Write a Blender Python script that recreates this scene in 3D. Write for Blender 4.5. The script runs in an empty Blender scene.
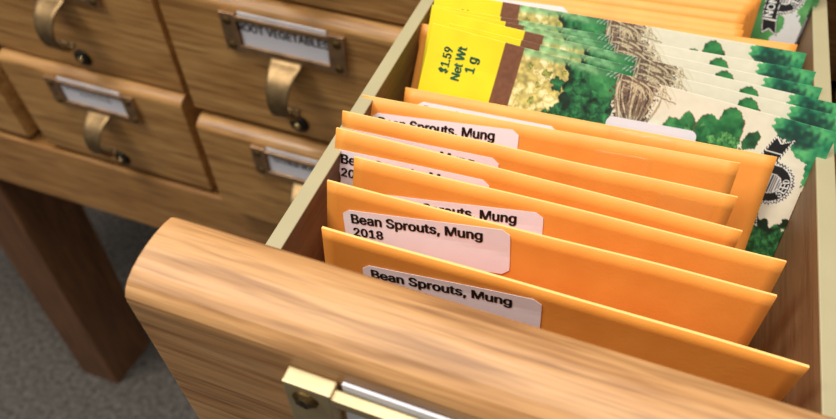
import bpy, bmesh, math, random
import numpy as np
from mathutils import Matrix, Vector
random.seed(7)
scene = bpy.context.scene
COL = scene.collection
pi = math.pi

# ------------------------------------------------------------------ materials
def lin(c):
    return tuple(((v/255)/12.92 if v/255 <= .04045 else ((v/255+.055)/1.055)**2.4) for v in c)

def new_mat(name):
    m = bpy.data.materials.new(name); m.use_nodes = True
    nt = m.node_tree; b = nt.nodes['Principled BSDF']
    return m, nt, b

def plain(name, col, rough=.6, metal=0, spec=.5, noise=0, nscale=300, bump=0, coat=0):
    m, nt, b = new_mat(name)
    c = lin(col)
    b.inputs['Base Color'].default_value = (*c, 1)
    b.inputs['Roughness'].default_value = rough
    b.inputs['Metallic'].default_value = metal
    b.inputs['Specular IOR Level'].default_value = spec
    b.inputs['Coat Weight'].default_value = coat
    if noise or bump:
        tc = nt.nodes.new('ShaderNodeTexCoord'); n = nt.nodes.new('ShaderNodeTexNoise')
        n.inputs['Scale'].default_value = nscale; n.inputs['Detail'].default_value = 5
        nt.links.new(tc.outputs['Object'], n.inputs['Vector'])
        if noise:
            r = nt.nodes.new('ShaderNodeValToRGB')
            r.color_ramp.elements[0].position = .3; r.color_ramp.elements[1].position = .7
            r.color_ramp.elements[0].color = (*[v*(1-noise) for v in c], 1)
            r.color_ramp.elements[1].color = (*[min(1, v*(1+noise)) for v in c], 1)
            nt.links.new(n.outputs['Fac'], r.inputs['Fac']); nt.links.new(r.outputs['Color'], b.inputs['Base Color'])
        if bump:
            bp = nt.nodes.new('ShaderNodeBump'); bp.inputs['Strength'].default_value = bump
            bp.inputs['Distance'].default_value = .0006
            nt.links.new(n.outputs['Fac'], bp.inputs['Height']); nt.links.new(bp.outputs['Normal'], b.inputs['Normal'])
    return m

def wood(name, dark, mid, light, axis='x', rough=.38, grain=1.0, scale=1.0, rotz=0.0, coat=.15):
    """oak: long soft bands + thin dark pores running along one axis"""
    m, nt, b = new_mat(name)
    N = nt.nodes.new; L = nt.links.new
    tc = N('ShaderNodeTexCoord'); oi = N('ShaderNodeObjectInfo')
    add = N('ShaderNodeVectorMath'); add.operation = 'MULTIPLY_ADD'
    comb = N('ShaderNodeCombineXYZ')
    for i in range(3): L(oi.outputs['Random'], comb.inputs[i])
    L(comb.outputs[0], add.inputs[0]); add.inputs[1].default_value = (3.1, 1.7, 2.3)
    L(tc.outputs['Object'], add.inputs[2])
    def mapping(sc):
        mp = N('ShaderNodeMapping')
        s = {'x': (sc[0], sc[1], sc[1]), 'y': (sc[1], sc[0], sc[1]), 'z': (sc[1], sc[1], sc[0])}[axis]
        mp.inputs['Scale'].default_value = [v*scale for v in s]
        mp.inputs['Rotation'].default_value = (0, rotz*.6, rotz)
        L(add.outputs[0], mp.inputs['Vector']); return mp
    n1 = N('ShaderNodeTexNoise'); n1.inputs['Scale'].default_value = 1; n1.inputs['Detail'].default_value = 4
    n1.inputs['Distortion'].default_value = .8
    L(mapping((10, 110)).outputs[0], n1.inputs['Vector'])
    n2 = N('ShaderNodeTexNoise'); n2.inputs['Scale'].default_value = 1; n2.inputs['Detail'].default_value = 3
    n2.inputs['Distortion'].default_value = .3
    L(mapping((22, 420)).outputs[0], n2.inputs['Vector'])
    n3 = N('ShaderNodeTexNoise'); n3.inputs['Scale'].default_value = 1; n3.inputs['Detail'].default_value = 2
    L(mapping((60, 1400)).outputs[0], n3.inputs['Vector'])
    r1 = N('ShaderNodeValToRGB'); e = r1.color_ramp.elements
    e[0].position = .32; e[0].color = (*lin(dark), 1); e[1].position = .68; e[1].color = (*lin(light), 1)
    k = e.new(.48); k.color = (*lin(mid), 1)
    L(n1.outputs['Fac'], r1.inputs['Fac'])
    r2 = N('ShaderNodeValToRGB'); e = r2.color_ramp.elements
    e[0].position = .32; e[0].color = (.42, .34, .28, 1); e[1].position = .52; e[1].color = (1, 1, 1, 1)
    L(n2.outputs['Fac'], r2.inputs['Fac'])
    r3 = N('ShaderNodeValToRGB'); e = r3.color_ramp.elements
    e[0].position = .30; e[0].color = (.70, .64, .60, 1); e[1].position = .55; e[1].color = (1, 1, 1, 1)
    L(n3.outputs['Fac'], r3.inputs['Fac'])
    mx = N('ShaderNodeMix'); mx.data_type = 'RGBA'; mx.blend_type = 'MULTIPLY'; mx.inputs['Factor'].default_value = .75*grain
    L(r1.outputs['Color'], mx.inputs['A']); L(r2.outputs['Color'], mx.inputs['B'])
    mx2 = N('ShaderNodeMix'); mx2.data_type = 'RGBA'; mx2.blend_type = 'MULTIPLY'; mx2.inputs['Factor'].default_value = .6*grain
    L(mx.outputs['Result'], mx2.inputs['A']); L(r3.outputs['Color'], mx2.inputs['B'])
    L(mx2.outputs['Result'], b.inputs['Base Color'])
    b.inputs['Roughness'].default_value = rough; b.inputs['Coat Weight'].default_value = coat
    b.inputs['Coat Roughness'].default_value = .3
    bp = N('ShaderNodeBump'); bp.inputs['Strength'].default_value = .35; bp.inputs['Distance'].default_value = .0004
    L(n2.outputs['Fac'], bp.inputs['Height']); L(bp.outputs['Normal'], b.inputs['Normal'])
    return m

M = {}
M['oak_front'] = wood('oak_front', (176, 124, 74), (194, 144, 90), (206, 158, 106), 'x', rough=.5, rotz=.12, coat=.04)
M['oak_closed'] = wood('oak_closed', (168, 120, 64), (186, 138, 78), (200, 154, 92), 'x', rough=.4, rotz=-.06)
M['oak_frame'] = wood('oak_frame', (150, 104, 54), (166, 120, 66), (178, 132, 78), 'x', rough=.45)
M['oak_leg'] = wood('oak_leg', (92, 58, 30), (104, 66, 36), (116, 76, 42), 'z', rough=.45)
M['side_wood'] = wood('side_wood', (112, 84, 54), (124, 96, 64), (138, 110, 76), 'y', rough=.55, grain=.5, coat=0)
M['floor_ply'] = plain('drawer_bottom_board', (120, 88, 56), .7)
M['rail_paint'] = plain('rail_paint', (170, 160, 124), .5, noise=.04, nscale=60)
M['brass_light'] = plain('pale_brass', (196, 178, 138), .5, metal=.85, noise=.1, nscale=140)
M['brass'] = plain('antique_brass', (140, 116, 82), .46, metal=1, noise=.22, nscale=140, bump=.15)
M['bronze'] = plain('dull_bronze', (186, 152, 118), .42, metal=1, noise=.25, nscale=120, bump=.15)
M['screw'] = plain('aged_screw', (120, 98, 60), .35, metal=1, noise=.3, nscale=900)
M['dark'] = plain('blackened_boss', (38, 32, 24), .4, metal=.6)
M['pin'] = plain('brass_pin', (226, 200, 140), .25, metal=1)
M['card'] = plain('white_card', (226, 226, 234), .6)
M['label'] = plain('label_paper', (250, 242, 248), .55, noise=.02, nscale=200)
M['ink'] = plain('black_ink', (22, 20, 20), .5)
M['faded_ink'] = plain('typed_ink', (70, 66, 66), .6)
M['green_ink'] = plain('green_ink', (20, 96, 62), .5)
M['white_ink'] = plain('white_ink', (235, 235, 230), .5)
M['tape_mat'] = None

def kraft(name, col):
    m, nt, b = new_mat(name); N = nt.nodes.new; L = nt.links.new
    tc = N('ShaderNodeTexCoord')
    n1 = N('ShaderNodeTexNoise'); n1.inputs['Scale'].default_value = 55; n1.inputs['Detail'].default_value = 4
    n2 = N('ShaderNodeTexNoise'); n2.inputs['Scale'].default_value = 1500; n2.inputs['Detail'].default_value = 3
    L(tc.outputs['Object'], n1.inputs['Vector']); L(tc.outputs['Object'], n2.inputs['Vector'])
    r = N('ShaderNodeValToRGB'); c = lin(col)
    r.color_ramp.elements[0].position = .3; r.color_ramp.elements[1].position = .7
    r.color_ramp.elements[0].color = (c[0]*.92, c[1]*.88, c[2]*.8, 1)
    r.color_ramp.elements[1].color = (min(1, c[0]*1.03), c[1]*1.08, c[2]*1.15, 1)
    L(n1.outputs['Fac'], r.inputs['Fac']); L(r.outputs['Color'], b.inputs['Base Color'])
    b.inputs['Roughness'].default_value = .5
    bp = N('ShaderNodeBump'); bp.inputs['Strength'].default_value = .25; bp.inputs['Distance'].default_value = .0002
    L(n2.outputs['Fac'], bp.inputs['Height']); L(bp.outputs['Normal'], b.inputs['Normal'])
    return m
M['kraft'] = kraft('gold_kraft_paper', (248, 162, 68))
M['kraft_edge'] = plain('kraft_cut_edge', (250, 200, 120), .7)

m, nt, b = new_mat('clear_tape')
b.inputs['Base Color'].default_value = (1, .62, .2, 1); b.inputs['Roughness'].default_value = .08
b.inputs['Alpha'].default_value = .05; b.inputs['Coat Weight'].default_value = 1
M['tape_mat'] = m

m, nt, b = new_mat('printed_paper')
at = nt.nodes.new('ShaderNodeAttribute'); at.attribute_name = 'print'
nt.links.new(at.outputs['Color'], b.inputs['Base Color'])
b.inputs['Roughness'].default_value = .34; b.inputs['Coat Weight'].default_value = .4; b.inputs['Coat Roughness'].default_value = .22
M['print'] = m

def carpet_mat():
    m, nt, b = new_mat('grey_carpet'); N = nt.nodes.new; L = nt.links.new
    tc = N('ShaderNodeTexCoord')
    n1 = N('ShaderNodeTexNoise'); n1.inputs['Scale'].default_value = 120; n1.inputs['Detail'].default_value = 6; n1.inputs['Roughness'].default_value = .7
    v = N('ShaderNodeTexVoronoi'); v.inputs['Scale'].default_value = 160
    L(tc.outputs['Object'], n1.inputs['Vector']); L(tc.outputs['Object'], v.inputs['Vector'])
    r = N('ShaderNodeValToRGB')
    r.color_ramp.elements[0].position = .35; r.color_ramp.elements[1].position = .68
    r.color_ramp.elements[0].color = (*lin((66, 62, 58)), 1); r.color_ramp.elements[1].color = (*lin((114, 108, 101)), 1)
    L(n1.outputs['Fac'], r.inputs['Fac']); L(r.outputs['Color'], b.inputs['Base Color'])
    b.inputs['Roughness'].default_value = .95; b.inputs['Specular IOR Level'].default_value = .1
    bp = N('ShaderNodeBump'); bp.inputs['Strength'].default_value = .8; bp.inputs['Distance'].default_value = .004
    L(v.outputs['Distance'], bp.inputs['Height']); L(bp.outputs['Normal'], b.inputs['Normal'])
    return m
M['carpet'] = carpet_mat()

# ------------------------------------------------------------------ mesh helpers
def obj(name, bm, mats, parent=None, mat=None, smooth=False):
    """link bmesh (or mesh) as one object"""
    if isinstance(bm, bmesh.types.BMesh):
        me = bpy.data.meshes.new(name); bm.normal_update(); bm.to_mesh(me); bm.free()
    else: me = bm
    o = bpy.data.objects.new(name, me)
    if mats is not None:
        for m_ in (mats if isinstance(mats, (list, tuple)) else [mats]): me.materials.append(m_)
    if smooth:
        for p in me.polygons: p.use_smooth = True
    COL.objects.link(o)
    if parent is not None: o.parent = parent
    if mat is not None: o.matrix_local = mat
    return o

def box(bm, x0, x1, y0, y1, z0, z1, bev=0, mi=0):
    r = bmesh.ops.create_cube(bm, size=1)
    vs = r['verts']
    for v in vs:
        v.co = Vector(((x0+x1)/2+v.co.x*(x1-x0), (y0+y1)/2+v.co.y*(y1-y0), (z0+z1)/2+v.co.z*(z1-z0)))
    fs = {f for v in vs for f in v.link_faces}
    for f in fs: f.material_index = mi
    if bev:
        es = {e for v in vs for e in v.link_edges}
        bmesh.ops.bevel(bm, geom=list(es), offset=bev, segments=2, affect='EDGES', profile=.6)
    return bm

def extrude_profile(bm, pts, x0, x1, mi=0):
    """closed (y,z) outline swept along x"""
    n = len(pts)
    a = [bm.verts.new((x0, p[0], p[1])) for p in pts]
    b_ = [bm.verts.new((x1, p[0], p[1])) for p in pts]
    fs = [bm.faces.new(a), bm.faces.new(b_[::-1])]
    for i in range(n):
        j = (i+1) % n
        fs.append(bm.faces.new((a[j], a[i], b_[i], b_[j])))
    for f in fs: f.material_index = mi
    bmesh.ops.recalc_face_normals(bm, faces=fs)
    return a, b_, fs

def cyl(bm, c, r0, r1, h, axis='y', seg=24, mi=0):
    """from c, along -y (out of a front) for h"""
    rot = {'y': Matrix.Rotation(pi/2, 4, 'X'), 'z': Matrix.Identity(4)}[axis]
    r = bmesh.ops.create_cone(bm, cap_ends=True, segments=seg, radius1=r0, radius2=r1, depth=h,
                              matrix=Matrix.Translation(Vector(c)) @ rot @ Matrix.Translation((0, 0, h/2)))
    for f in {f for v in r['verts'] for f in v.link_faces}: f.material_index = mi

import os
FONT = None
try:
    _p = os.path.join(bpy.utils.system_resource('DATAFILES', path='fonts'), 'Inter.woff2')   # ships with Blender
    if os.path.exists(_p): FONT = bpy.data.fonts.load(_p)
except Exception: FONT = None
def text_mesh(s, size, bold=.0, align='LEFT'):
    cu = bpy.data.curves.new('txt', 'FONT'); cu.body = s; cu.size = size
    if FONT: cu.font = FONT
    cu.align_x = align; cu.resolution_u = 4
    o = bpy.data.objects.new('txt', cu); COL.objects.link(o)
    bpy.context.view_layer.update()
    dg = bpy.context.evaluated_depsgraph_get()
    me = bpy.data.meshes.new_from_object(o.evaluated_get(dg))
    bpy.data.objects.remove(o); bpy.data.curves.remove(cu)
    me.materials.clear()
    return me
def text_to_bm(bm, s, width=None, height=None, pos=(0, 0), ang=0, bold=.0, size=.01, stretch=1.0):
    """flat text in xy of a helper frame added to bm; returns verts. pos = baseline left"""
    me = text_mesh(s, size, bold)
    xs = [v.co.x for v in me.vertices]; w = max(xs)-min(xs); x0 = min(xs)
    k = (width/w) if width else 1.0
    ca, sa = math.cos(ang), math.sin(ang)
    b2 = bmesh.new(); b2.from_mesh(me); bpy.data.meshes.remove(me)
    vs = []
    e = bold*size*k
    for (ox, oy) in (((-e, 0), (e, 0), (0, 0), (-e*.5, e*.5), (e*.5, -e*.5), (e*.5, e*.5), (-e*.5, -e*.5)) if bold else ((0, 0),)):
        mp = {}
        for v in b2.verts:
            X = (v.co.x-x0)*k+ox; Y = v.co.y*k*stretch+oy
            nv = bm.verts.new((pos[0]+X*ca-Y*sa, pos[1]+X*sa+Y*ca, 0)); mp[v.index] = nv; vs.append(nv)
        for f in b2.faces:
            try: bm.faces.new([mp[v.index] for v in f.verts])
            except ValueError: pass
    b2.free()
    return vs

# ------------------------------------------------------------------ frames
FZ = .6146
def rotv(r):
    r = Vector(r); th = r.length
    return Matrix.Rotation(th, 3, r.normalized())
ROT = rotv((-0.08189372862540083, -0.020891993763041027, -0.004431783920013147))
ORG = Vector((-0.23299174385555022, 0.24269735636680198, -0.18925327337663608))
RT = ROT.transposed()
D = Matrix.Translation(Vector((0, 0, FZ)) - RT @ ORG) @ RT.to_4x4()      # open drawer frame -> room

# ------------------------------------------------------------------ floor
bm = bmesh.new()
bmesh.ops.create_grid(bm, x_segments=2, y_segments=2, size=3)
fl = obj('floor', bm, M['carpet']); fl['kind'] = 'structure'

# ------------------------------------------------------------------ the cabinet
H = .10305; G = .0227; WD = .178; FY = -.0157
root = bpy.data.objects.new('card_catalog', None); COL.objects.link(root)
root.location = (0, 0, 0)
root['label'] = 'oak card catalog cabinet on square legs with rows of labelled drawers'
root['category'] = 'cabinet'
colx = [-.378-.0, -.178, G, G+WD+G, G+2*(WD+G)]        # left edge of each column
colx[0] = -.178-G-WD
colx = [colx[0]-G-WD]+colx
NC = 6
X0, X1 = colx[0]-.024, colx[-1]+WD+.024
Z0 = FZ-H-.004; NR = 4; Z1 = FZ+3*H+.004
bm = bmesh.new()
FR = .034
for i in range(-1, NC):                                   # stiles with openings between
    if i == -1: a, b2 = X0, colx[0]+.0037
    elif i == NC-1: a, b2 = colx[-1]+WD-.0037, X1
    else: a, b2 = colx[i]+WD-.0037, colx[i+1]+.0037
    box(bm, a, b2, FR, .46, Z0-.002, Z1+.02)
for r in range(-1, 4):
    zc = FZ+r*H
    if r == -1: box(bm, X0, X1, FR+.001, .44, Z0-.014, Z0+.004)
    elif r == 3: box(bm, X0, X1, FR+.001, .44, zc-.004, Z1+.018)
    else: box(bm, X0, X1, FR+.001, .44, zc-.0035, zc+.0035)
box(bm, X0, X1, .44, .46, Z0-.014, Z1+.02)
box(bm, X0-.01, X1+.01, -.012, .47, Z1+.016, Z1+.038, .004)    # top board
obj('carcass', bm, M['oak_frame'], root)
bm = bmesh.new()
AZ = FZ-.1803
box(bm, X0, X1, .0, .024, AZ, Z0-.0015, .002)
box(bm, X0, X0+.022, .024, .46, AZ, Z0-.0145); box(bm, X1-.022, X1, .024, .46, AZ, Z0-.0145); box(bm, X0+.022, X1-.022, .44, .46, AZ, Z0-.0145)
obj('apron', bm, M['oak_frame'], root)
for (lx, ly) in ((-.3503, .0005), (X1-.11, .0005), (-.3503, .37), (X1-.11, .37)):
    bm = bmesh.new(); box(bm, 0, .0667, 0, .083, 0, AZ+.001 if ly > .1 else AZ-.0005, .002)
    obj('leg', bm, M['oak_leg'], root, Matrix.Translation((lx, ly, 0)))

# front-board outline (y,z), y=0 the inner face, z=0 the top of the back edge
TOP = [(0, -.0010), (-.0015, 0), (-.0039, .0006), (-.0073, .0010), (-.0105, .0009), (-.0138, .0005), (-.0167, -.0003), (-.0192, -.0015),
       (-.0208, -.0030), (-.0217, -.0045), (-.0219, -.0062)]
def front_bm(w, hgt, xoff=0):
    pts = [(0, -hgt)] + [(0, -.0018)] + TOP[1:] + [(-.0220, -hgt+.0015), (-.0205, -hgt)]
    bm = bmesh.new()
    a, b_, fs = extrude_profile(bm, pts, xoff, xoff+w)
    es = [e for e in bm.edges if e.is_boundary is False and len(e.link_faces) == 2 and
          (e.verts[0].co.x == e.verts[1].co.x) and e.verts[0].co.z > -.0075]
    bmesh.ops.bevel(bm, geom=es, offset=.0008, segments=3, affect='EDGES', profile=.6)
    return bm

PL = dict(x=.0470, w=.0856, z=-.0072, h=.0275)
def holder_bm(t=.0028):
    """label holder plate: local x 0..w, z 0..-h, y 0 is the wood face, sticks out to -y"""
    w, h = PL['w'], PL['h']
    bm = bmesh.new()
    box(bm, 0, .0112, -t, 0, -h, 0, .0005)                 # ears with the screws
    box(bm, w-.0112, w, -t, 0, -h, 0, .0005)
    box(bm, .0090, w-.0090, -t*.98, -.0011, -.0048, -.0013, .0005)   # top bar, set low so a card slips in
    box(bm, .0090, w-.0090, -t*.98, 0, -h+.0003, -h+.0050, .0005)
    return bm

def pull_bm():
    """curved tongue pull; local x centred, y 0 wood face, z 0 plate bottom"""
    prof = [(-.0012, .0015, .0145), (-.0035, -.0015, .0140), (-.0095, -.0040, .0125), (-.0160, -.0085, .0108), (-.0205, -.0150, .0097),
            (-.0222, -.0230, .0090), (-.0205, -.0310, .0088), (-.0160, -.0365, .0092), (-.0105, -.0378, .0094), (-.0075, -.0350, .0090)]
    # densify with catmull-rom
    P = [Vector(p) for p in prof]; Q = []
    for i in range(len(P)-1):
        p0, p1, p2, p3 = P[max(i-1, 0)], P[i], P[i+1], P[min(i+2, len(P)-1)]
        for k in range(4):
            t = k/4
            Q.append(.5*((2*p1)+(p2-p0)*t+(2*p0-5*p1+4*p2-p3)*t*t+(3*p1-p0-3*p2+p3)*t**3))
    Q.append(P[-1])
    bm = bmesh.new(); rings = []
    for i, q in enumerate(Q):
        a = Q[max(i-1, 0)]; c = Q[min(i+1, len(Q)-1)]
        d = Vector((c[0]-a[0], c[1]-a[1])).normalized(); n = Vector((-d.y, d.x))   # in (y,z)
        th = .0021 if i < len(Q)-4 else .0027
        ring = []
        for k in range(16):
            an = 2*pi*k/16
            cx, cn = math.cos(an), math.sin(an)
            x = math.copysign(abs(cx)**.75, cx)*q[2]
            off = math.copysign(abs(cn)**.8, cn)*th*.8 + (-1)*(-.0012)*(1-(x/q[2])**2)
            ring.append(bm.verts.new((x*.84, q[0]+n.x*off, q[1]+n.y*off)))
        rings.append(ring)
    for i in range(len(rings)-1):
        for k in range(16):
            bm.faces.new((rings[i][k], rings[i][(k+1) % 16], rings[i+1][(k+1) % 16], rings[i+1][k]))
    bm.faces.new(rings[0]); bm.faces.new(rings[-1][::-1])
    bmesh.ops.recalc_face_normals(bm, faces=bm.faces[:])
    return bm

def screw_bm():
    bm = bmesh.new()
    cyl(bm, (0, 0, 0), .0030, .0030, .0007)
    cyl(bm, (0, -.0007, 0), .0030, .0018, .0009)
    return bm
def slot_bm():
    bm = bmesh.new(); box(bm, -.0017, .0017, -.0017, -.0010, -.0004, .0004); box(bm, -.0004, .0004, -.00171, -.0010, -.0017, .0017)
    return bm

def knob_bm():
    bm = bmesh.new()
    cyl(bm, (0, .0005, 0), .0074, .0074, .0024); cyl(bm, (0, -.0019, 0), .0074, .0055, .0014)
    return bm
def pin_bm():
    bm = bmesh.new()
    cyl(bm, (0, -.002, 0), .0022, .0022, .0020); cyl(bm, (0, -.004, 0), .0022, .0012, .0008)
    return bm

class Kit: pass
K = Kit()
def me_of(bm, mats, name, smooth=False):
    me = bpy.data.meshes.new(name); bm.normal_update(); bm.to_mesh(me); bm.free()
    for x in mats: me.materials.append(x)
    if smooth:
        for p in me.polygons: p.use_smooth = True
    return me
K.holder = me_of(holder_bm(), [M['bronze']], 'label_holder')
K.holder2 = me_of(holder_bm(.0040), [M['brass_light']], 'label_holder')
K.pull = me_of(pull_bm(), [M['brass']], 'drawer_pull', True)
K.screw = me_of(screw_bm(), [M['screw']], 'screw', False)
K.slot = me_of(slot_bm(), [M['dark']], 'screw_slot')
bmk = knob_bm(); K.knob = me_of(bmk, [M['dark']], 'rod_boss', True)
K.pin = me_of(pin_bm(), [M['pin']], 'rod_pin', True)
bm = bmesh.new(); box(bm, .0125, PL['w']-.0125, -.0009, -.0001, -.0262, .0010)
K.paper = me_of(bm, [M['card']], 'name_card')
bm = bmesh.new()
box(bm, .011, WD-.011, -.0005, .09, -.0965, -.0080)
K.body = None
front_me = me_of(front_bm(WD, .1005), [M['oak_closed']], 'drawer')
# drawer box behind the closed front, joined to its mesh
bm2 = bmesh.new(); bm2.from_mesh(front_me)
box(bm2, .012, WD-.012, .0001, .050, -.0900, -.0150)
bm2.to_mesh(front_me); bm2.free(); bm.free()

def link(name, me, parent, loc=(0, 0, 0), rot=None):
    o = bpy.data.objects.new(name, me); COL.objects.link(o); o.parent = parent
    o.location = loc
    if rot: o.rotation_euler = rot
    return o

def hardware(dr, holder=None, text=None, w=WD):
    """dr local: x 0..w, y 0 back of the front board, face at y=-.022, z 0 its top"""
    fy = -.0220
    link('label_holder', holder or K.holder, dr, (PL['x'], fy, PL['z']))
    link('name_card', K.paper, dr, (PL['x'], fy, PL['z']))
    for sx in (.0050, PL['w']-.0050):
        for sz in (-.0055, -PL['h']+.0040):
            s = link('screw', K.screw, dr, (PL['x']+sx, fy-.0025, PL['z']+sz), (0, random.uniform(0, 1.5), 0))
    link('drawer_pull', K.pull, dr, (PL['x']+PL['w']*.5, fy, PL['z']-PL['h']+.001))
    link('rod_boss', K.knob, dr, (.0895, fy, -.0885))
    link('rod_pin', K.pin, dr, (.0895, fy, -.0885))
    if text:
        bmt = bmesh.new()
        for (s, wd, x, z) in text:
            text_to_bm(bmt, s, width=wd, pos=(x, z), bold=.03, stretch=1.15)
        for v in bmt.verts: v.co = Vector((v.co.x, -.00102, v.co.y))
        t = obj('typed_text', bmt, M['faded_ink'], dr); t.location = (PL['x'], fy, PL['z'])

texts = {(3, 1): [('ROOT VEGETABLES', .0630, .0112, -.0118)], (3, 0): [('OTHER ROOTS', .0430, .0180, -.0110)],
         }
for ci in range(NC):
    for r in range(NR):
        if ci == 4 and r == 2: continue
        yoff = (0 if ci < 3 else FY) + .0219
        o = bpy.data.objects.new('drawer', front_me); COL.objects.link(o); o.parent = root
        ox, oz = (.0025, -.003) if ci < 3 else ((.003, -.004) if r == 0 else (0, 0))    # no two drawers close quite alike
        o.matrix_local = Matrix.Translation((colx[ci]+ox, yoff-.022-.006, FZ+r*H+.0002-.003+oz)) @ Matrix.Rotation(.0819, 4, 'X') @ Matrix.Translation((0, .022, .003))
        hardware(o, text=texts.get((ci, r)))
        if (ci, r) == (2, 0):
            bmt = bmesh.new(); rl_ = random.Random(4)
            for zz, xa, xb in ((-.0090, .018, .062), (-.0125, .030, .056)):
                x_ = xa
                while x_ < xb:
                    w_ = rl_.uniform(.002, .006); box(bmt, x_, x_+w_, -.00100, -.00095, zz, zz+.0012); x_ += w_+.0012
            tt_ = obj('typed_text', bmt, M['faded_ink'], o); tt_.location = (PL['x'], -.0220, PL['z'])

# ------------------------------------------------------------------ the open drawer (child of the cabinet)
XF, ZT = -.0140, .0296
WF = .1735
ZB = -.0722
bmf = front_bm(WF, ZT-ZB)
for v in bmf.verts:
    if v.co.z > -.02: v.co.z += v.co.x*.011
me = me_of(bmf, [M['oak_front']], 'drawer')
od = bpy.data.objects.new('drawer', me); COL.objects.link(od); od.parent = root
od.matrix_local = D @ Matrix.Translation((XF, 0, ZT))
od['label'] = 'pulled-out oak drawer full of seed envelopes'
_px, _pz = PL['x'], PL['z']
PL['x'], PL['z'] = .0394, -.0088
hardware(od, holder=K.holder2)
PL['x'], PL['z'] = _px, _pz
for c in od.children:
    if c.name.startswith('screw'): c.location.y -= .0012
for c in list(od.children):
    if c.name.startswith('screw'):
        link('screw_slot', K.slot, od, c.location, c.rotation_euler)
XL0, XR1, DL = -.0050, .1520, .375
bm = bmesh.new(); box(bm, XL0-XF+.0005, XR1-XF-.0005, .0003, DL, ZB+.0015-ZT, ZB+.0042-ZT)
obj('bottom_panel', bm, M['floor_ply'], od)
for (xa, xb, nm) in ((XL0, -.0003, 'side_panel'), (.1423, .1478, 'side_panel')):
    bm = bmesh.new(); box(bm, xa-XF, xb-XF, .0004, DL, ZB+.0044-ZT, -.0010-ZT)
    obj(nm, bm, M['side_wood'], od)
    bm = bmesh.new(); box(bm, xa-XF-.0001, xb-XF+.0001, .0004, DL, -.0009-ZT, 0-ZT, .0004)
    rl = obj('side_rail', bm, M['rail_paint'], od); rl['label'] = 'pale painted top edge of the drawer side'
bm = bmesh.new(); box(bm, -.0001-XF, .1421-XF, DL-.008, DL-.0005, ZB+.0044-ZT, -.006-ZT)
obj('back_panel', bm, M['side_wood'], od)

# ------------------------------------------------------------------ seed envelopes
POSE = {
'E1':(0.07419,0.01702,-0.06770,-0.00376,0.09689,-0.02271),
'E2':(0.06736,0.02473,-0.06769,0.02067,0.24434,-0.01329),
'E3':(0.07062,0.03325,-0.06776,0.01339,0.31545,-0.02229),
'E4':(0.05864,0.03688,-0.06779,0.02053,0.34496,0.00303),
'E5':(0.05842,0.04652,-0.06772,0.03555,0.35297,-0.01626),
'E6':(0.06145,0.05533,-0.06780,0.03205,0.44778,-0.04641),
'E7':(0.07212,0.06456,-0.06775,-0.01122,0.54864,-0.06341),
'P1':(0.07495,0.06703,-0.06799,-0.01260,0.58587,0.03100),
'P6':(0.07358,0.09784,-0.06824,0.04732,0.63721,-0.01537),
'E8':(0.07915,0.12270,-0.06789,0.05910,0.54074,-0.04313),
'P7':(0.07341,0.16450,-0.06811,-0.05655,0.47370,-0.02556),
'P2':(0.08188,0.07255,-0.06818,0.01994,0.60181,0.02339),
'P3':(0.08208,0.07843,-0.06822,0.02412,0.60877,0.02278),
'P4':(0.07580,0.08316,-0.06834,0.03587,0.61380,0.00827),
'P5':(0.07569,0.08806,-0.06837,0.03740,0.60813,-0.02063),
'EL':(0.06193,0.09350,-0.06803,0.02090,0.58462,-0.01601),
'EK':(0.05816,0.11342,-0.06800,0.00193,0.57596,-0.01427),
'E9':(0.05891,0.12587,-0.06792,0.04361,0.53238,-0.04101),
'E10':(0.05805,0.13010,-0.06793,0.03697,0.52207,-0.04013),
'E11':(0.05902,0.13634,-0.06791,0.04768,0.51155,-0.04180),
'E12':(0.06122,0.14341,-0.06788,0.05681,0.50093,-0.04331),
'E13':(0.06292,0.14898,-0.06789,0.05317,0.49059,-0.04290),
'E14':(0.06484,0.15501,-0.06789,0.05350,0.48020,-0.04309),
'P8':(0.07573,0.17100,-0.06816,-0.08008,0.47562,-0.02152),
}
def posem(k):
    x, y, z, yaw, lean, roll = POSE[k]
    return (Matrix.Translation((x, y, z)) @ Matrix.Rotation(yaw, 4, 'Z') @ Matrix.Rotation(-lean, 4, 'X') @ Matrix.Rotation(roll, 4, 'Y'))

EW, EH = .125, .076
def clampx(Pm, Pi, co):
    """paper bends to stay between the drawer sides below the rails"""
    q = Pm @ co
    t = min(1, max(0, (q.z+.010)/.014))
    lo = .0004-.012*t*t; hi = .1421+.014*t
    q.x = min(max(q.x, lo), hi)
    q.z = max(q.z, -.0676)
    return Pi @ q

class Surf:
    """front surface of a filled paper envelope: y(a,h)"""
    def __init__(s, w, h, seed, puff=.0007, wave=.0005):
        r = random.Random(seed); s.w, s.h, s.puff, s.wave = w, h, puff, wave
        s.p = [r.uniform(0, 6.28) for _ in range(4)]; s.f = [r.uniform(.7, 1.4) for _ in range(2)]
    def front(s, a, h):
        u = min(1, abs(a)/(s.w/2)); v = min(1, max(0, h/s.h))
        b = (1-u**4)*(1-(2*v-.75)**4 if abs(2*v-.75) < 1 else 0)
        w = s.wave*(math.sin(a*45*s.f[0]+s.p[0])*(.4+.6*v)+.5*math.sin(a*90*s.f[1]+h*60+s.p[1]))
        return -(.0004+s.puff*b)+w
    def back(s, a, h):
        u = min(1, abs(a)/(s.w/2)); v = min(1, max(0, h/s.h))
        b = (1-u**4)*(1-(2*v-.75)**4 if abs(2*v-.75) < 1 else 0)
        w = s.wave*(math.sin(a*45*s.f[0]+s.p[0])*(.4+.6*v)+.5*math.sin(a*90*s.f[1]+h*60+s.p[1]))
        return (.0004+s.puff*.7*b)+w

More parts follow.
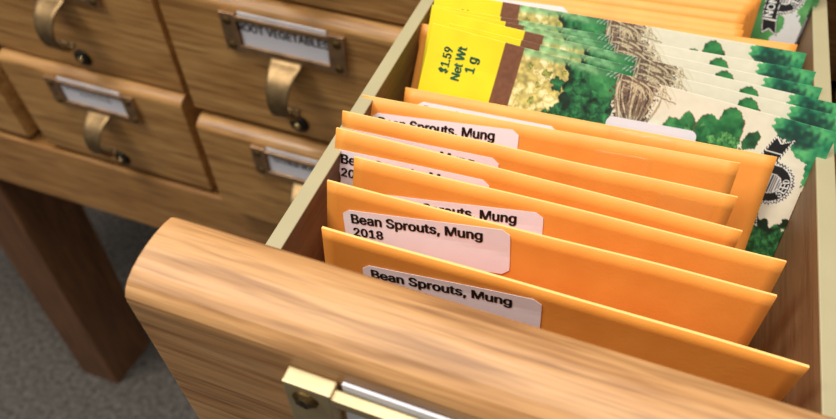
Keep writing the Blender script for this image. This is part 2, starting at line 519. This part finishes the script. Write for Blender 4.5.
def pouch(S, Pm, mats, NX=36, NZ=18, top=None):
    w, h = S.w, S.h
    Pi = Pm.inverted(); bm = bmesh.new()
    top = top or (lambda a: 0.0)
    F = []; B = []
    for j in range(NZ+1):
        rf = []; rb = []
        for i in range(NX+1):
            a = -w/2+w*i/NX; v = j/NZ
            hh = h*v + top(a)*v
            rf.append(bm.verts.new(clampx(Pm, Pi, Vector((a, S.front(a, hh), hh)))))
            rb.append(bm.verts.new(clampx(Pm, Pi, Vector((a, S.back(a, hh), hh)))))
        F.append(rf); B.append(rb)
    for j in range(NZ):
        for i in range(NX):
            bm.faces.new((F[j][i], F[j][i+1], F[j+1][i+1], F[j+1][i])).smooth = True
            bm.faces.new((B[j][i], B[j+1][i], B[j+1][i+1], B[j][i+1])).smooth = True
    for i in range(NX):
        f = bm.faces.new((F[NZ][i], F[NZ][i+1], B[NZ][i+1], B[NZ][i])); f.material_index = 1
        bm.faces.new((F[0][i+1], F[0][i], B[0][i], B[0][i+1]))
    for j in range(NZ):
        f = bm.faces.new((F[j][0], F[j+1][0], B[j+1][0], B[j][0])); f.material_index = 1
        f = bm.faces.new((F[j+1][NX], F[j][NX], B[j][NX], B[j+1][NX])); f.material_index = 1
    return bm

def rounded(w, h, r, n=6):
    pts = []
    for cx, cy, a0 in ((w-r, -r, pi/2), (r, -r, pi), (r, -h+r, 1.5*pi), (w-r, -h+r, 2*pi)):
        for k in range(n+1):
            an = a0 + (k/n)*pi/2 if a0 != pi/2 else pi/2 - (k/n)*pi/2
            pts.append((cx+r*math.cos(an), cy+r*math.sin(an)))
    return pts
def rounded_path(w, h, r, n=6):
    out = []
    for cx, cy, a0 in ((w-r, -r, 0), (r, -r, pi/2), (r, -h+r, pi), (w-r, -h+r, 1.5*pi)):
        for k in range(n+1):
            an = a0+(k/n)*pi/2; out.append((cx+r*math.cos(an), cy+r*math.sin(an)))
    return out

def add_label(env, S, Pm, tl, ang, w=.0508, h=.0155, lines=True, eps=.00018):
    """paper label (child) + its print (grandchild), following the paper's surface"""
    Pi = Pm.inverted()
    ca, sa = math.cos(ang), math.sin(ang)
    def put(x, y, e):
        a = tl[0]+x*ca-y*sa; hh = tl[1]+x*sa+y*ca
        return clampx(Pm, Pi, Vector((a, S.front(a, hh)-e, hh)))
    bm = bmesh.new()
    # grid clipped to a rounded outline
    r = .0022; NX, NY = 26, 10
    V = {}
    for j in range(NY+1):
        y = -h*j/NY
        # half-inset of this row because of the corner radius
        t = min(-y, h+y); ins = r-math.sqrt(max(0, r*r-(r-t)**2)) if t < r else 0
        for i in range(NX+1):
            x = ins+(w-2*ins)*i/NX
            V[i, j] = (bm.verts.new(put(x, y, eps)), )
    for j in range(NY):
        for i in range(NX):
            bm.faces.new((V[i, j+1][0], V[i+1, j+1][0], V[i+1, j][0], V[i, j][0]))
    geo = bmesh.ops.extrude_face_region(bm, geom=bm.faces[:])
    nv = [g for g in geo['geom'] if isinstance(g, bmesh.types.BMVert)]
    for v in nv: v.co.y += -.00010
    bmesh.ops.recalc_face_normals(bm, faces=bm.faces[:])
    lb = obj('paper_label', bm, M['label'], env)
    if lines:
        bt = bmesh.new()
        text_to_bm(bt, 'Bean Sprouts, Mung', width=.0400, pos=(.0028, -.0044), bold=.034, stretch=1.0)
        text_to_bm(bt, '2018', width=.0094, pos=(.0030, -.0089), bold=.034, stretch=1.0)
        bmesh.ops.subdivide_edges(bt, edges=[e for e in bt.edges if e.calc_length() > .002], cuts=1)
        for v in bt.verts: v.co = put(v.co.x, v.co.y, eps+.00022)
        bmesh.ops.recalc_face_normals(bt, faces=bt.faces[:])
        obj('label_print', bt, M['ink'], lb)
    return lb

def set_world(o, Pm): o.matrix_world = D @ Pm

def envelope(key, label, seed, lab=None, group=None, w=EW, h=EH, wave=.0004, puff=.0007, top=None, text=True):
    Pm = posem(key); S = Surf(w, h, seed, puff, wave)
    o = obj('seed_envelope', pouch(S, Pm, None, top=top), [M['kraft'], M['kraft_edge']])
    set_world(o, Pm)
    o['label'] = label; o['category'] = 'envelope'
    if group: o['group'] = group
    if lab:
        (x0, z0), (x1, z1) = lab
        ang = math.atan2(z1-z0, x1-x0)
        add_label(o, S, Pm, (x0, z0), ang, lines=text)
    return o, S, Pm

GF = 'orange envelopes in the front of the drawer'; GB = 'orange envelopes behind the seed packets'
envelope('E1', 'front-most orange envelope, its white label half hidden by the drawer front', 1, ((-.0508, .0662), (.0008, .0722)), GF, wave=.00025)
envelope('E2', 'orange envelope second from the front, label reading Bean Sprouts, Mung 2018 in full', 2, ((-.0575, .0675), (-.0076, .0753)), GF, wave=.00025)
envelope('E3', 'third orange envelope from the front, showing only the letters ts, Mung', 3, ((-.0532, .0655), (-.0032, .0723)), GF, wave=.0003)
envelope('E4', 'fourth orange envelope from the front, with Be and 20 showing at its left edge', 4, ((-.0613, .0716), (-.0116, .0739)), GF, w=.122, h=.0785, wave=.0003)
e5, S5, P5 = envelope('E5', 'fifth orange envelope from the front, label cut down to the tops of its letters', 5, ((-.0591, .0730), (-.0112, .0741)), GF, w=.122, h=.0785, wave=.0004)
e6, S6, P6_ = envelope('E6', 'sixth orange envelope from the front, showing the words Sprouts, Mung below its edge', 6, ((-.0572, .0733), (-.0075, .0763)), GF, w=.122, h=.0785, wave=.0003)
e7, S7, P7_ = envelope('E7', 'hindmost of the front orange envelopes, touching the yellow-ended seed packet', 7, ((-.0574, .0722), (-.0075, .0722)), GF, wave=.0003)

def tape(env, S, Pm, a0, a1, h0, h1):
    Pi = Pm.inverted(); bm = bmesh.new(); r = random.Random(3)
    NX, NY = 10, 6; V = [[None]*(NY+1) for _ in range(NX+1)]
    for i in range(NX+1):
        for j in range(NY+1):
            a = a0+(a1-a0)*i/NX; hh = h0+(h1-h0)*j/NY
            if i in (0, NX): hh += r.uniform(-.0003, .0003)
            V[i][j] = bm.verts.new(Vector((a, S.front(a, hh)-.0003-r.uniform(0, .00022), hh)))
    for i in range(NX):
        for j in range(NY): bm.faces.new((V[i][j], V[i+1][j], V[i+1][j+1], V[i][j+1])).smooth = True
    geo = bmesh.ops.extrude_face_region(bm, geom=bm.faces[:])
    for g in geo['geom']:
        if isinstance(g, bmesh.types.BMVert): g.co.y -= .00006
    bmesh.ops.recalc_face_normals(bm, faces=bm.faces[:])
    t = obj('clear_tape', bm, M['tape_mat'], env); t['label'] = 'strip of shiny clear tape'
tape(e7, S7, P7_, .010, .032, .060, .0755)
tape(e6, S6, P6_, .018, .036, .060, .0750)
tape(e5, S5, P5, .040, .056, .060, .0750)

# white card standing just behind the last front envelope
Pm = posem('E7') @ Matrix.Translation((.0085, .0031, .0300))
bm = bmesh.new()
pts = rounded_path(.0295, .0487, .0022)
vs = [bm.verts.new((p[0], 0, p[1]+.0487)) for p in pts]; f = bm.faces.new(vs)
g = bmesh.ops.extrude_face_region(bm, geom=[f])
for q in g['geom']:
    if isinstance(q, bmesh.types.BMVert): q.co.y += .0004
bmesh.ops.recalc_face_normals(bm, faces=bm.faces[:])
o = obj('paper_card', bm, M['card']); set_world(o, Pm)
o['label'] = 'white round-cornered card peeking up between the orange envelopes and the leafy packet'; o['category'] = 'card'

envelope('EL', 'orange envelope wedged among the seed packets, its left corner showing beside the yellow ends', 21, None, GB, h=EH+.004, wave=.0002)
envelope('EK', 'orange envelope between the rear-most yellow-ended packet and the rear stack', 20, None, GB, h=EH+.004, wave=.0002)
envelope('E8', 'orange envelope right behind the seed packets, reaching furthest right of the rear stack', 22, None, GB, h=EH+.003, wave=.0002)
lb_ = {'E9': ((-.0540, .0775), (-.0035, .0782))}
desc = {'E9': 'orange envelope with a thin sliver of white label above the rear stack\'s front edge',
        'E10': 'shorter orange envelope in the rear stack, just behind the sliver of white label',
        'E11': 'middle orange envelope of the rear stack, between the shorter ones',
        'E12': 'orange envelope third from the back of the rear stack',
        'E13': 'orange envelope second from the back of the rear stack',
        'E14': 'hindmost orange envelope, leaning against the packet with the black seal'}
for i in range(9, 15):
    envelope('E%d' % i, desc['E%d' % i], 22+i, lb_.get('E%d' % i), GB, h=EH+.003, wave=.0003, puff=.0008, text=False)

# ------------------------------------------------------------------ printed seed packets
PW, PH = .134, .092
STEP = .30
EXT = 2.0
NU, NV = int((134+EXT)/STEP), int(92/STEP)
def srgb(a): return np.array(a, float)/255

rng = np.random.default_rng(5)
def vnoise(U, V, scale, seed):
    r = np.random.default_rng(seed); n = 128
    g = r.random((n, n))
    x = U/scale+37.3; y = V/scale+11.7
    xi = np.floor(x).astype(int); yi = np.floor(y).astype(int)
    fx = x-xi; fy = y-yi; fx = fx*fx*(3-2*fx); fy = fy*fy*(3-2*fy)
    a = g[xi % n, yi % n]; b_ = g[(xi+1) % n, yi % n]; c = g[xi % n, (yi+1) % n]; d = g[(xi+1) % n, (yi+1) % n]
    return (a*(1-fx)+b_*fx)*(1-fy)+(c*(1-fx)+d*fx)*fy
def inpoly(U, V, poly):
    res = np.zeros(U.shape, bool); n = len(poly)
    for i in range(n):
        x0, y0 = poly[i]; x1, y1 = poly[(i+1) % n]
        if y0 == y1: continue
        c = ((y0 > V) != (y1 > V)) & (U < (x1-x0)*(V-y0)/(y1-y0)+x0)
        res ^= c
    return res
def blob(U, V, cx, cy, R, lobes, ph, amp=.18, sx=1, rot=0):
    dx, dy = U-cx, V-cy
    c, s = math.cos(rot), math.sin(rot)
    X = (dx*c+dy*s)/sx; Y = -dx*s+dy*c
    r = np.hypot(X, Y); th = np.arctan2(Y, X)
    return r/(R*(1+amp*np.sin(lobes*th+ph)+.08*np.sin((lobes*2+1)*th+2*ph))), th

def make_art(variant):
    U, V = np.meshgrid(np.arange(NU+1)*(134+EXT)/NU-EXT, np.arange(NV+1)*92/NV, indexing='ij')
    img = np.zeros(U.shape+(3,)); img[:] = srgb((228, 221, 196))
    n_ = vnoise(U, V, 6, 1)*.6+vnoise(U, V, 1.6, 2)*.4
    img *= (1+(n_-.5)*.07)[..., None]
    if variant: img[:] = srgb((214, 214, 210))*(1+(n_-.5)*.05)[..., None]
    Uj = U+(vnoise(U, V, 1.3, 11)-.5)*1.1; Vj = V+(vnoise(U, V, 1.3, 12)-.5)*1.1
    Uk = U+(vnoise(U, V, 1.1, 13)-.5)*.5; Vk = V+(vnoise(U, V, 1.1, 14)-.5)*.5
    def put(mask, col): img[mask] = srgb(col)
    rr = random.Random(11)
    def leaf(cx, cy, R, dark, light, lobes=5, sx=1, rot=0, clip=None, edge=(24, 60, 34)):
        x0, x1 = cx-R*2.2, cx+R*2.2; y0, y1 = cy-R*2.2, cy+R*2.2
        i0, i1 = max(0, int((x0+EXT)/STEP)), min(NU+1, int((x1+EXT)/STEP)+1); j0, j1 = max(0, int(y0/STEP)), min(NV+1, int(y1/STEP)+1)
        if i0 >= i1 or j0 >= j1: return
        u, v = Uj[i0:i1, j0:j1], Vj[i0:i1, j0:j1]
        ph = rr.uniform(0, 6.28)
        d, th = blob(u, v, cx, cy, R, lobes, ph, .16, sx, rot)
        m_ = d < 1
        if clip is not None: m_ &= clip[i0:i1, j0:j1]
        t = np.clip(.75-.55*d+.35*(vnoise(u, v, .9, 5)-.5)+.22*np.cos(th*2+ph), 0, 1)[..., None]
        c = srgb(dark)*(1-t)+srgb(light)*t
        e = (d > .82)[..., None]
        c = np.where(e, c*.35+srgb(edge)*.65, c)
        sub = img[i0:i1, j0:j1]; sub[m_] = c[m_]
    # ---- photograph of the greens
    reg = (U > 31.4) & (U < 66+3*(vnoise(U, V, 3, 8)-.5)) & (V < 60)
    put(reg, (16, 44, 26))
    dk = vnoise(U, V, 1.1, 21)
    img[reg] = (img*(.7+.7*dk)[..., None])[reg]
    lr = reg & (U < 47+2*(vnoise(U, V, 2, 9)-.5)*2); put(lr, (206, 192, 110)); img[lr] = (img*(.75+.4*dk)[..., None])[lr]
    for k in range(190):
        x, y = rr.uniform(31, 66), rr.uniform(0, 58)
        lm = 45.8+2.2*math.sin(y*.5)-(y-12)*.15
        if x < lm+rr.uniform(-2, 2):
            if rr.random() < .85: leaf(x, y, rr.uniform(1.2, 2.6), (222, 208, 124), (255, 250, 200), rr.choice((4, 5, 6)), rr.uniform(.6, 1.3), rr.uniform(0, 3), reg, (186, 168, 92))
            else: leaf(x, y, rr.uniform(.8, 1.6), (120, 130, 50), (200, 205, 110), 5, 1, 0, reg, (90, 90, 40))
        else:
            leaf(x, y, rr.uniform(1.3, 3.0), (18, 76, 44), (66, 150, 84), rr.choice((3, 4, 5)), rr.uniform(.7, 1.3), rr.uniform(0, 3), reg)
    leaf(60.5, 4.4, 4.9, (34, 108, 58), (84, 166, 96), 3, 1.15, .2, reg, (36, 92, 54))
    # pale green print along the top cut, partly gloss reflection painted in
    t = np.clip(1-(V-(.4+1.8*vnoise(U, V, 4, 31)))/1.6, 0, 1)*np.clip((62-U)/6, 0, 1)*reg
    print_sheen = srgb((128, 178, 122))*(.8+.45*vnoise(U, V, 1.2, 33))[..., None]
    t = (t*.8)[..., None]; img[:] = img*(1-t)+print_sheen*t
    # ---- roots
    rp = [(64.2, -1), (72, -1), (77.0, -1), (78.5, 1.4), (78, 6), (78.0, 12), (78, 40), (66, 40), (67, 14), (64.5, 8)]
    rm = inpoly(Uj*1.0+(vnoise(U, V, .5, 41)-.5)*3.4, Vj, rp)
    put(rm, (84, 64, 58)); img[rm] = (img*(.6+.8*vnoise(U, V, .6, 42))[..., None])[rm]
    def stroke(p0, p1, p2, wd, col):
        ts = np.linspace(0, 1, 60)
        P = [((1-t)**2*p0[0]+2*t*(1-t)*p1[0]+t*t*p2[0], (1-t)**2*p0[1]+2*t*(1-t)*p1[1]+t*t*p2[1]) for t in ts]
        for (x, y) in P:
            i0, i1 = int((x+EXT-1)/STEP), int((x+EXT+1)/STEP)+2; j0, j1 = int((y-1)/STEP), int((y+1)/STEP)+2
            i0, j0 = max(0, i0), max(0, j0); i1, j1 = min(NU+1, i1), min(NV+1, j1)
            if i0 >= i1 or j0 >= j1: continue
            d = np.hypot(U[i0:i1, j0:j1]-x, V[i0:i1, j0:j1]-y)
            a = np.clip((wd-d)/.18, 0, 1)[..., None]
            img[i0:i1, j0:j1] = img[i0:i1, j0:j1]*(1-a)+srgb(col)*a
    for k in range(62):
        f = rr.random(); top = (64.5+15.5*f, rr.uniform(-1, 3))
        bot = (70.5+5.5*f+rr.uniform(-.8, .8), rr.uniform(13, 19))
        mid = (top[0]+(bot[0]-top[0])*.25+rr.uniform(-1.5, 1.5)+(f-.5)*5, 7+rr.uniform(-2, 2))
        c = rr.choice([(206, 190, 150), (184, 164, 124), (226, 214, 180), (150, 128, 96), (112, 90, 70)])
        stroke(top, mid, bot, rr.uniform(.12, .30), c)
    for k in range(34):
        x = rr.uniform(65, 78); y = rr.uniform(-1, 4)
        stroke((x, y), (x+4, y+rr.uniform(-1, 1)), (x+rr.uniform(4, 8), y+rr.uniform(1, 5)), rr.uniform(.14, .28), rr.choice([(216, 200, 160), (196, 176, 136), (120, 98, 76)]))
    for k in range(3):
        stroke((60.5+k*1.4, 2.0), (61.2+k*1.4, .9), (62.4+k*1.4, -.4), .13, (240, 240, 232))
    # ---- small leaves along the cream
    fill = lambda poly, d_, l_, sd: None
    def polyleaf(poly, dark, light, sd, edge=(120, 84, 50)):
        m_ = inpoly(Uk, Vk, poly)
        big = inpoly(Uk, Vk, [(p[0]+(p[0]-sum(q[0] for q in poly)/len(poly))*.035, p[1]+(p[1]-sum(q[1] for q in poly)/len(poly))*.02) for p in poly])
        put(big & ~m_, edge)
        t = np.clip(.5+1.1*(vnoise(U, V, 2.4, sd)-.5)+.5*(vnoise(U, V, .8, sd+1)-.5), 0, 1)[..., None]
        c = srgb(dark)*(1-t)+srgb(light)*t
        img[m_] = c[m_]
    polyleaf([(83, 14), (84.8, 9.1), (87.9, 9.3), (89.5, 5.6), (92.2, 7.2), (94, 10.8), (95, 30), (82, 30)], (26, 92, 50), (74, 150, 80), 51)
    polyleaf([(93.5, 8.9), (94.6, 5.7), (97.1, 4.6), (99.6, 5.9), (100.2, 2.3), (101.4, 1.2), (103.4, 1.1), (105.2, 2.1), (107.2, 4.6), (107.9, 8.6), (107, 30), (93, 30)], (18, 84, 44), (58, 140, 74), 53)
    polyleaf([(108.7, 10.7), (109.9, 7.2), (112.1, 6.2), (113.8, 7.8), (113.3, 11.6), (110, 13)], (18, 60, 34), (46, 110, 58), 55)
    for k in range(60):
        leaf(rr.uniform(83, 112), rr.uniform(13, 40), rr.uniform(1.2, 2.4), (30, 96, 50), (110, 176, 96), rr.choice((4, 5, 6)))
    for k in range(14): leaf(rr.uniform(86, 108), rr.uniform(9, 13), rr.uniform(.8, 1.6), (50, 120, 60), (120, 184, 100), 5)
    # ---- watercolour patch in the top right corner
    pp = [(115.8, 3.4), (115.2, 1.0), (117, -1), (136, -1), (136, 21.5), (132.8, 22.0), (130.6, 18.4), (129.4, 15.3), (129.6, 12.5), (128.6, 10.8), (126.2, 10.6), (123.4, 9.4), (120.2, 6.7), (118.2, 5.2)]
    m_ = inpoly(U+(vnoise(U, V, 1.0, 61)-.5)*2.2, V+(vnoise(U, V, 1.0, 62)-.5)*2.0, pp)
    t = np.clip(.5+1.3*(vnoise(U, V, 4, 63)-.5)+.5*(vnoise(U, V, 1.1, 64)-.5), 0, 1)[..., None]
    t = np.clip(t+np.clip((120.0-U)/4, 0, .5)[..., None], 0, 1)
    c = srgb((16, 104, 72))*(1-t)+srgb((92, 184, 110))*t
    dkm = np.clip(1.5-np.hypot((U-124.0)/5.0, (V-4.4)/3.2)+1.2*(vnoise(U, V, 1.2, 65)-.5), 0, 1)[..., None]*.8
    c = c*(1-dkm)+srgb((18, 46, 42))*dkm
    if variant: c = srgb((52, 120, 60))*(1-t)+srgb((104, 172, 96))*t
    img[m_] = c[m_]
    # ---- dark foliage low on the right
    lowm = V > (31.5+2.5*(vnoise(U, V, 2, 71)-.5)*2-3.0*np.clip((122-U)/6, -1, 2)*.4)
    lowm &= (U > 112)
    put(lowm, (20, 44, 28))
    for k in range(120):
        leaf(rr.uniform(112, 134), rr.uniform(33, 80), rr.uniform(1.4, 3.2), (22, 74, 42), (72, 148, 82), rr.choice((3, 4, 5)), 1.1, rr.uniform(0, 3), lowm)
    # ---- seal with ribbon
    cx, cy = (121.9, 20.8) if not variant else (124.3, 12.8)
    if variant:
        gm = inpoly(Uj, Vj, [(112, 8), (117, 12), (121, 18), (126.5, 21), (127.5, 25), (124, 30), (110, 40), (105, 20)])
        t = np.clip(.4+vnoise(U, V, 3, 81)*.6, 0, 1)[..., None]
        c = srgb((46, 120, 62))*(1-t)+srgb((96, 168, 92))*t; img[gm] = c[gm]
    dx, dy = U-cx, V-cy; r = np.hypot(dx, dy); th = np.arctan2(dy, dx)
    zig = np.abs(((th*40/(2*pi)) % 1)-.5)*2
    put(r < 7.3, (232, 230, 220))
    put((r > 6.35+.75*zig-.28) & (r < 6.35+.75*zig+.22), (20, 20, 20))
    put(r < 6.0, (18, 18, 18))
    put((r < 3.3), (235, 232, 225))
    hat = (r < 3.0) & ((np.abs(dx*1.4) % .9) < .38); put(hat, (70, 70, 70))
    tt = dy; ctr = -4.0+.0135*tt*tt
    du = dx-ctr
    hw = 2.5
    inside = (np.abs(tt) < 14.6-1.9*(1-np.abs(du)/hw)*1.0)
    band = (np.abs(du) < hw) & inside
    out_ = (np.abs(du) < hw+.42) & (np.abs(tt) < 15.1-1.6*(1-np.abs(du)/hw))
    put(out_, (20, 20, 20))
    put((np.abs(du) < hw+.22) & (np.abs(tt) < 14.9-1.7*(1-np.abs(du)/hw)), (238, 236, 228))
    put(band, (16, 16, 16))
    sep = band & (np.abs(np.abs(tt)-9.6) < .22); put(sep, (238, 236, 228))
    # ---- flat end and stripe
    m_ = U <= 24.5
    img[m_] = (srgb((246, 226, 30))*(1+(vnoise(U, V, 5, 91)-.5)*.04)[..., None])[m_]
    m_ = (U > 24.5) & (U <= 31.4)
    img[m_] = (srgb((122, 78, 52))*(1+(vnoise(U, V, 1, 92)-.5)*.15)[..., None])[m_]
    img = np.clip(img, 0, 1)
    L_ = np.where(img <= .04045, img/12.92, ((img+.055)/1.055)**2.4)
    return L_, (cx, cy)

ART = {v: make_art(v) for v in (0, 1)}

def packet(key, label, variant=0, seed=1, coarse=1):
    Pm = posem(key); Pi = Pm.inverted()
    S = Surf(PW, PH, seed, .0010, .00045)
    art, c = ART[variant]
    A, Hh = np.meshgrid(np.arange(NU+1)/NU*(PW+EXT/1000)-EXT/1000-PW/2, PH*(1-np.arange(NV+1)/NV), indexing='ij')
    u = np.abs(A)/(PW/2); v = Hh/PH
    q = np.abs(2*v-.75); bb = (1-np.minimum(1, u)**4)*np.where(q < 1, 1-q**4, 0)
    w = S.wave*(np.sin(A*45*S.f[0]+S.p[0])*(.4+.6*v)+.5*np.sin(A*90*S.f[1]+Hh*60+S.p[1]))
    bow = .0006*np.sin(A*22+seed*1.7)
    yf = -(.0003+S.puff*bb)+w+bow
    yb = (.0003+S.puff*.5*bb)+w+bow
    def worldclamp(X, Y, Z):
        P = np.stack([X, Y, Z], -1).reshape(-1, 3)
        R = np.array(Pm.to_3x3()); T = np.array(Pm.translation)
        W = P@R.T+T
        t = np.clip((W[:, 2]+.010)/.014, 0, 1)
        W[:, 0] = np.clip(W[:, 0], .0004-.012*t*t, .1421+.014*t); W[:, 2] = np.maximum(W[:, 2], -.0676)
        return (W-T)@R
    F = worldclamp(A, yf, Hh); B = worldclamp(A, yb, Hh)
    nU, nV = NU+1, NV+1
    idx = np.arange(nU*nV).reshape(nU, nV)
    a = idx[:-1, :-1].ravel(); b_ = idx[1:, :-1].ravel(); c_ = idx[1:, 1:].ravel(); d = idx[:-1, 1:].ravel()
    faces = [np.stack([a, d, c_, b_], 1)]
    # back: coarse set of the same outline
    off = nU*nV
    s = 3
    ui = sorted(set(list(range(0, nU, s))+[nU-1])); vi = sorted(set(list(range(0, nV, s))+[nV-1]))
    Bg = B.reshape(nU, nV, 3)[np.ix_(ui, vi)].reshape(-1, 3)
    nb = len(ui); mb = len(vi)
    bi = off+np.arange(nb*mb).reshape(nb, mb)
    a, b2, c2, d2 = bi[:-1, :-1].ravel(), bi[1:, :-1].ravel(), bi[1:, 1:].ravel(), bi[:-1, 1:].ravel()
    faces.append(np.stack([a, b2, c2, d2], 1))
    # rim
    rim = []
    for k in range(nb-1):
        rim.append((idx[ui[k], 0], idx[ui[k+1], 0], bi[k+1, 0], bi[k, 0]))
        rim.append((idx[ui[k+1], nV-1], idx[ui[k], nV-1], bi[k, mb-1], bi[k+1, mb-1]))
    for k in range(mb-1):
        rim.append((idx[0, vi[k+1]], idx[0, vi[k]], bi[0, k], bi[0, k+1]))
        rim.append((idx[nU-1, vi[k]], idx[nU-1, vi[k+1]], bi[nb-1, k+1], bi[nb-1, k]))
    faces.append(np.array(rim))
    Fc = np.concatenate(faces); verts = np.concatenate([F, Bg])
    me = bpy.data.meshes.new('seed_packet')
    me.vertices.add(len(verts)); me.vertices.foreach_set('co', verts.astype(np.float32).ravel())
    me.loops.add(Fc.size); me.loops.foreach_set('vertex_index', Fc.astype(np.int32).ravel())
    me.polygons.add(len(Fc)); me.polygons.foreach_set('loop_start', np.arange(0, Fc.size, 4, dtype=np.int32))
    me.polygons.foreach_set('loop_total', np.full(len(Fc), 4, dtype=np.int32))
    me.polygons.foreach_set('use_smooth', np.ones(len(Fc), bool))
    me.update(calc_edges=True)
    colr = np.ones((len(verts), 4), np.float32)
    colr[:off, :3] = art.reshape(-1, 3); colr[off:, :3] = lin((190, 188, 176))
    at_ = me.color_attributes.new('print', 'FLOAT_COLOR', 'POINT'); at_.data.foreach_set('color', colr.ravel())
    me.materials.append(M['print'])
    o = bpy.data.objects.new('seed_packet', me); COL.objects.link(o); set_world(o, Pm)
    o['label'] = label; o['category'] = 'seed packet'; o['group'] = 'printed seed packets standing on their sides'
    # lettering
    def y_at(a_, h_):
        u_ = min(1, abs(a_)/(PW/2)); v_ = min(1, max(0, h_/PH)); q_ = abs(2*v_-.75)
        b__ = (1-u_**4)*((1-q_**4) if q_ < 1 else 0)
        w_ = S.wave*(math.sin(a_*45*S.f[0]+S.p[0])*(.4+.6*v_)+.5*math.sin(a_*90*S.f[1]+h_*60+S.p[1]))
        return -(.0003+S.puff*b__)+w_+.0006*math.sin(a_*22+seed*1.7)-.00012
    def lettering(items, mat, name, lab):
        bt = bmesh.new()
        for (s_, wd, u0, v0, ang, bold, st) in items:    # baseline start in mm (u,v), reading direction ang
            text_to_bm(bt, s_, width=wd/1000, pos=(u0/1000, -v0/1000), ang=ang, bold=bold, stretch=st)
        bmesh.ops.subdivide_edges(bt, edges=[e for e in bt.edges if e.calc_length() > .0015], cuts=1)
        for v_ in bt.verts:
            a_, h_ = v_.co.x-PW/2, PH+v_.co.y
            v_.co = clampx(Pm, Pi, Vector((a_, y_at(a_, h_), h_)))
        bmesh.ops.recalc_face_normals(bt, faces=bt.faces[:])
        t_ = obj(name, bt, mat, o); t_['label'] = lab
    if variant == 0:
        lettering([('$1.59', 8.8, 7.2, 15.4, pi/2, .036, 1.3), ('Net Wt', 11.6, 12.0, 16.8, pi/2, .034, 1.15), ('1 g', 5.2, 16.6, 13.0, pi/2, .036, 1.2)],
                  M['green_ink'], 'price_print', 'dark green price and weight')
    cx, cy = c
    its = [('NON', 7.4, cx-2.3, cy+8.6, pi/2+.06, .03, 1.1), ('GMO', 7.2, cx-2.6, cy-.6, pi/2-.06, .03, 1.1)]
    word = 'SEED'
    for k, ch in enumerate(word):
        an = .62-.34*k       # angle from +u, towards +v
        r_ = 5.6
        its.append((ch, 1.25, cx+r_*math.cos(an+.11), cy+r_*math.sin(an+.11), pi/2-an, .03, 1.2))
    lettering(its, M['white_ink'], 'seal_print', 'white lettering of the round seal')
    return o

packet('P1', 'front-most seed packet with the fully visible yellow $1.59 end', 0, 1)
packet('P2', 'seed packet right behind the front-most one, sticking out furthest over the right rail', 0, 2)
packet('P3', 'seed packet third from the front, also sticking out over the right rail', 0, 3)
packet('P4', 'seed packet fourth from the front, its green corner beside the right rail', 0, 4)
packet('P5', 'seed packet fifth from the front, a narrow green-tipped strip below the last of its kind', 0, 5)
packet('P6', 'rear-most of the yellow-ended packets, touching the rear stack of orange envelopes', 0, 6)
packet('P7', 'pale packet with black ribbon seal reading NON, behind all the orange envelopes', 1, 7)
p8 = packet('P8', 'last packet in the drawer, only its grey right edge showing', 1, 8)

# ------------------------------------------------------------------ camera
cam = bpy.data.cameras.new('camera'); co = bpy.data.objects.new('camera', cam); COL.objects.link(co)
az, el, roll = -0.32008601603139464, 0.91222414888182, 0.03173805807593459
f = Vector((math.sin(az)*math.cos(el), math.cos(az)*math.cos(el), -math.sin(el)))
r = f.cross(Vector((0, 0, 1))).normalized(); u = r.cross(f)
r2 = math.cos(roll)*r+math.sin(roll)*u; u2 = -math.sin(roll)*r+math.cos(roll)*u
Cm = Matrix(((r2.x, u2.x, -f.x, 0.07016817725286663), (r2.y, u2.y, -f.y, -0.07349522955371543), (r2.z, u2.z, -f.z, 0.1460620045747548), (0, 0, 0, 1)))
co.matrix_world = D @ Cm
cam.sensor_width = 36; cam.lens = 652.715*36/836
cam.shift_y = (240.638-209.5)/836
cam.clip_start = .01
cam.dof.use_dof = True; cam.dof.focus_distance = .185; cam.dof.aperture_fstop = 15
scene.camera = co

# ------------------------------------------------------------------ light
w = bpy.data.worlds.new('world'); scene.world = w; w.use_nodes = True
bg = w.node_tree.nodes['Background']; bg.inputs['Color'].default_value = (1, .95, .90, 1); bg.inputs['Strength'].default_value = .36
def area(name, loc, target, size, energy, col, sy=None):
    l = bpy.data.lights.new(name, 'AREA'); l.energy = energy; l.color = col; l.size = size
    if sy: l.shape = 'RECTANGLE'; l.size_y = sy
    o = bpy.data.objects.new(name, l); COL.objects.link(o); o.location = loc
    o.rotation_euler = (Vector(target)-Vector(loc)).to_track_quat('-Z', 'Y').to_euler()
    return o
area('ceiling_light', (-.70, -.60, 2.3), (.1, -.05, .8), .5, 27, (1, .95, .87), 1.0)
area('ceiling_light', (.35, -.20, 2.6), (.2, 0, .8), .5, 26, (1, .96, .90), 1.0)
vs_ = scene.view_settings
vs_.view_transform = 'Standard'; vs_.look = 'None'; vs_.gamma = 1; vs_.use_curve_mapping = False; vs_.exposure = .02
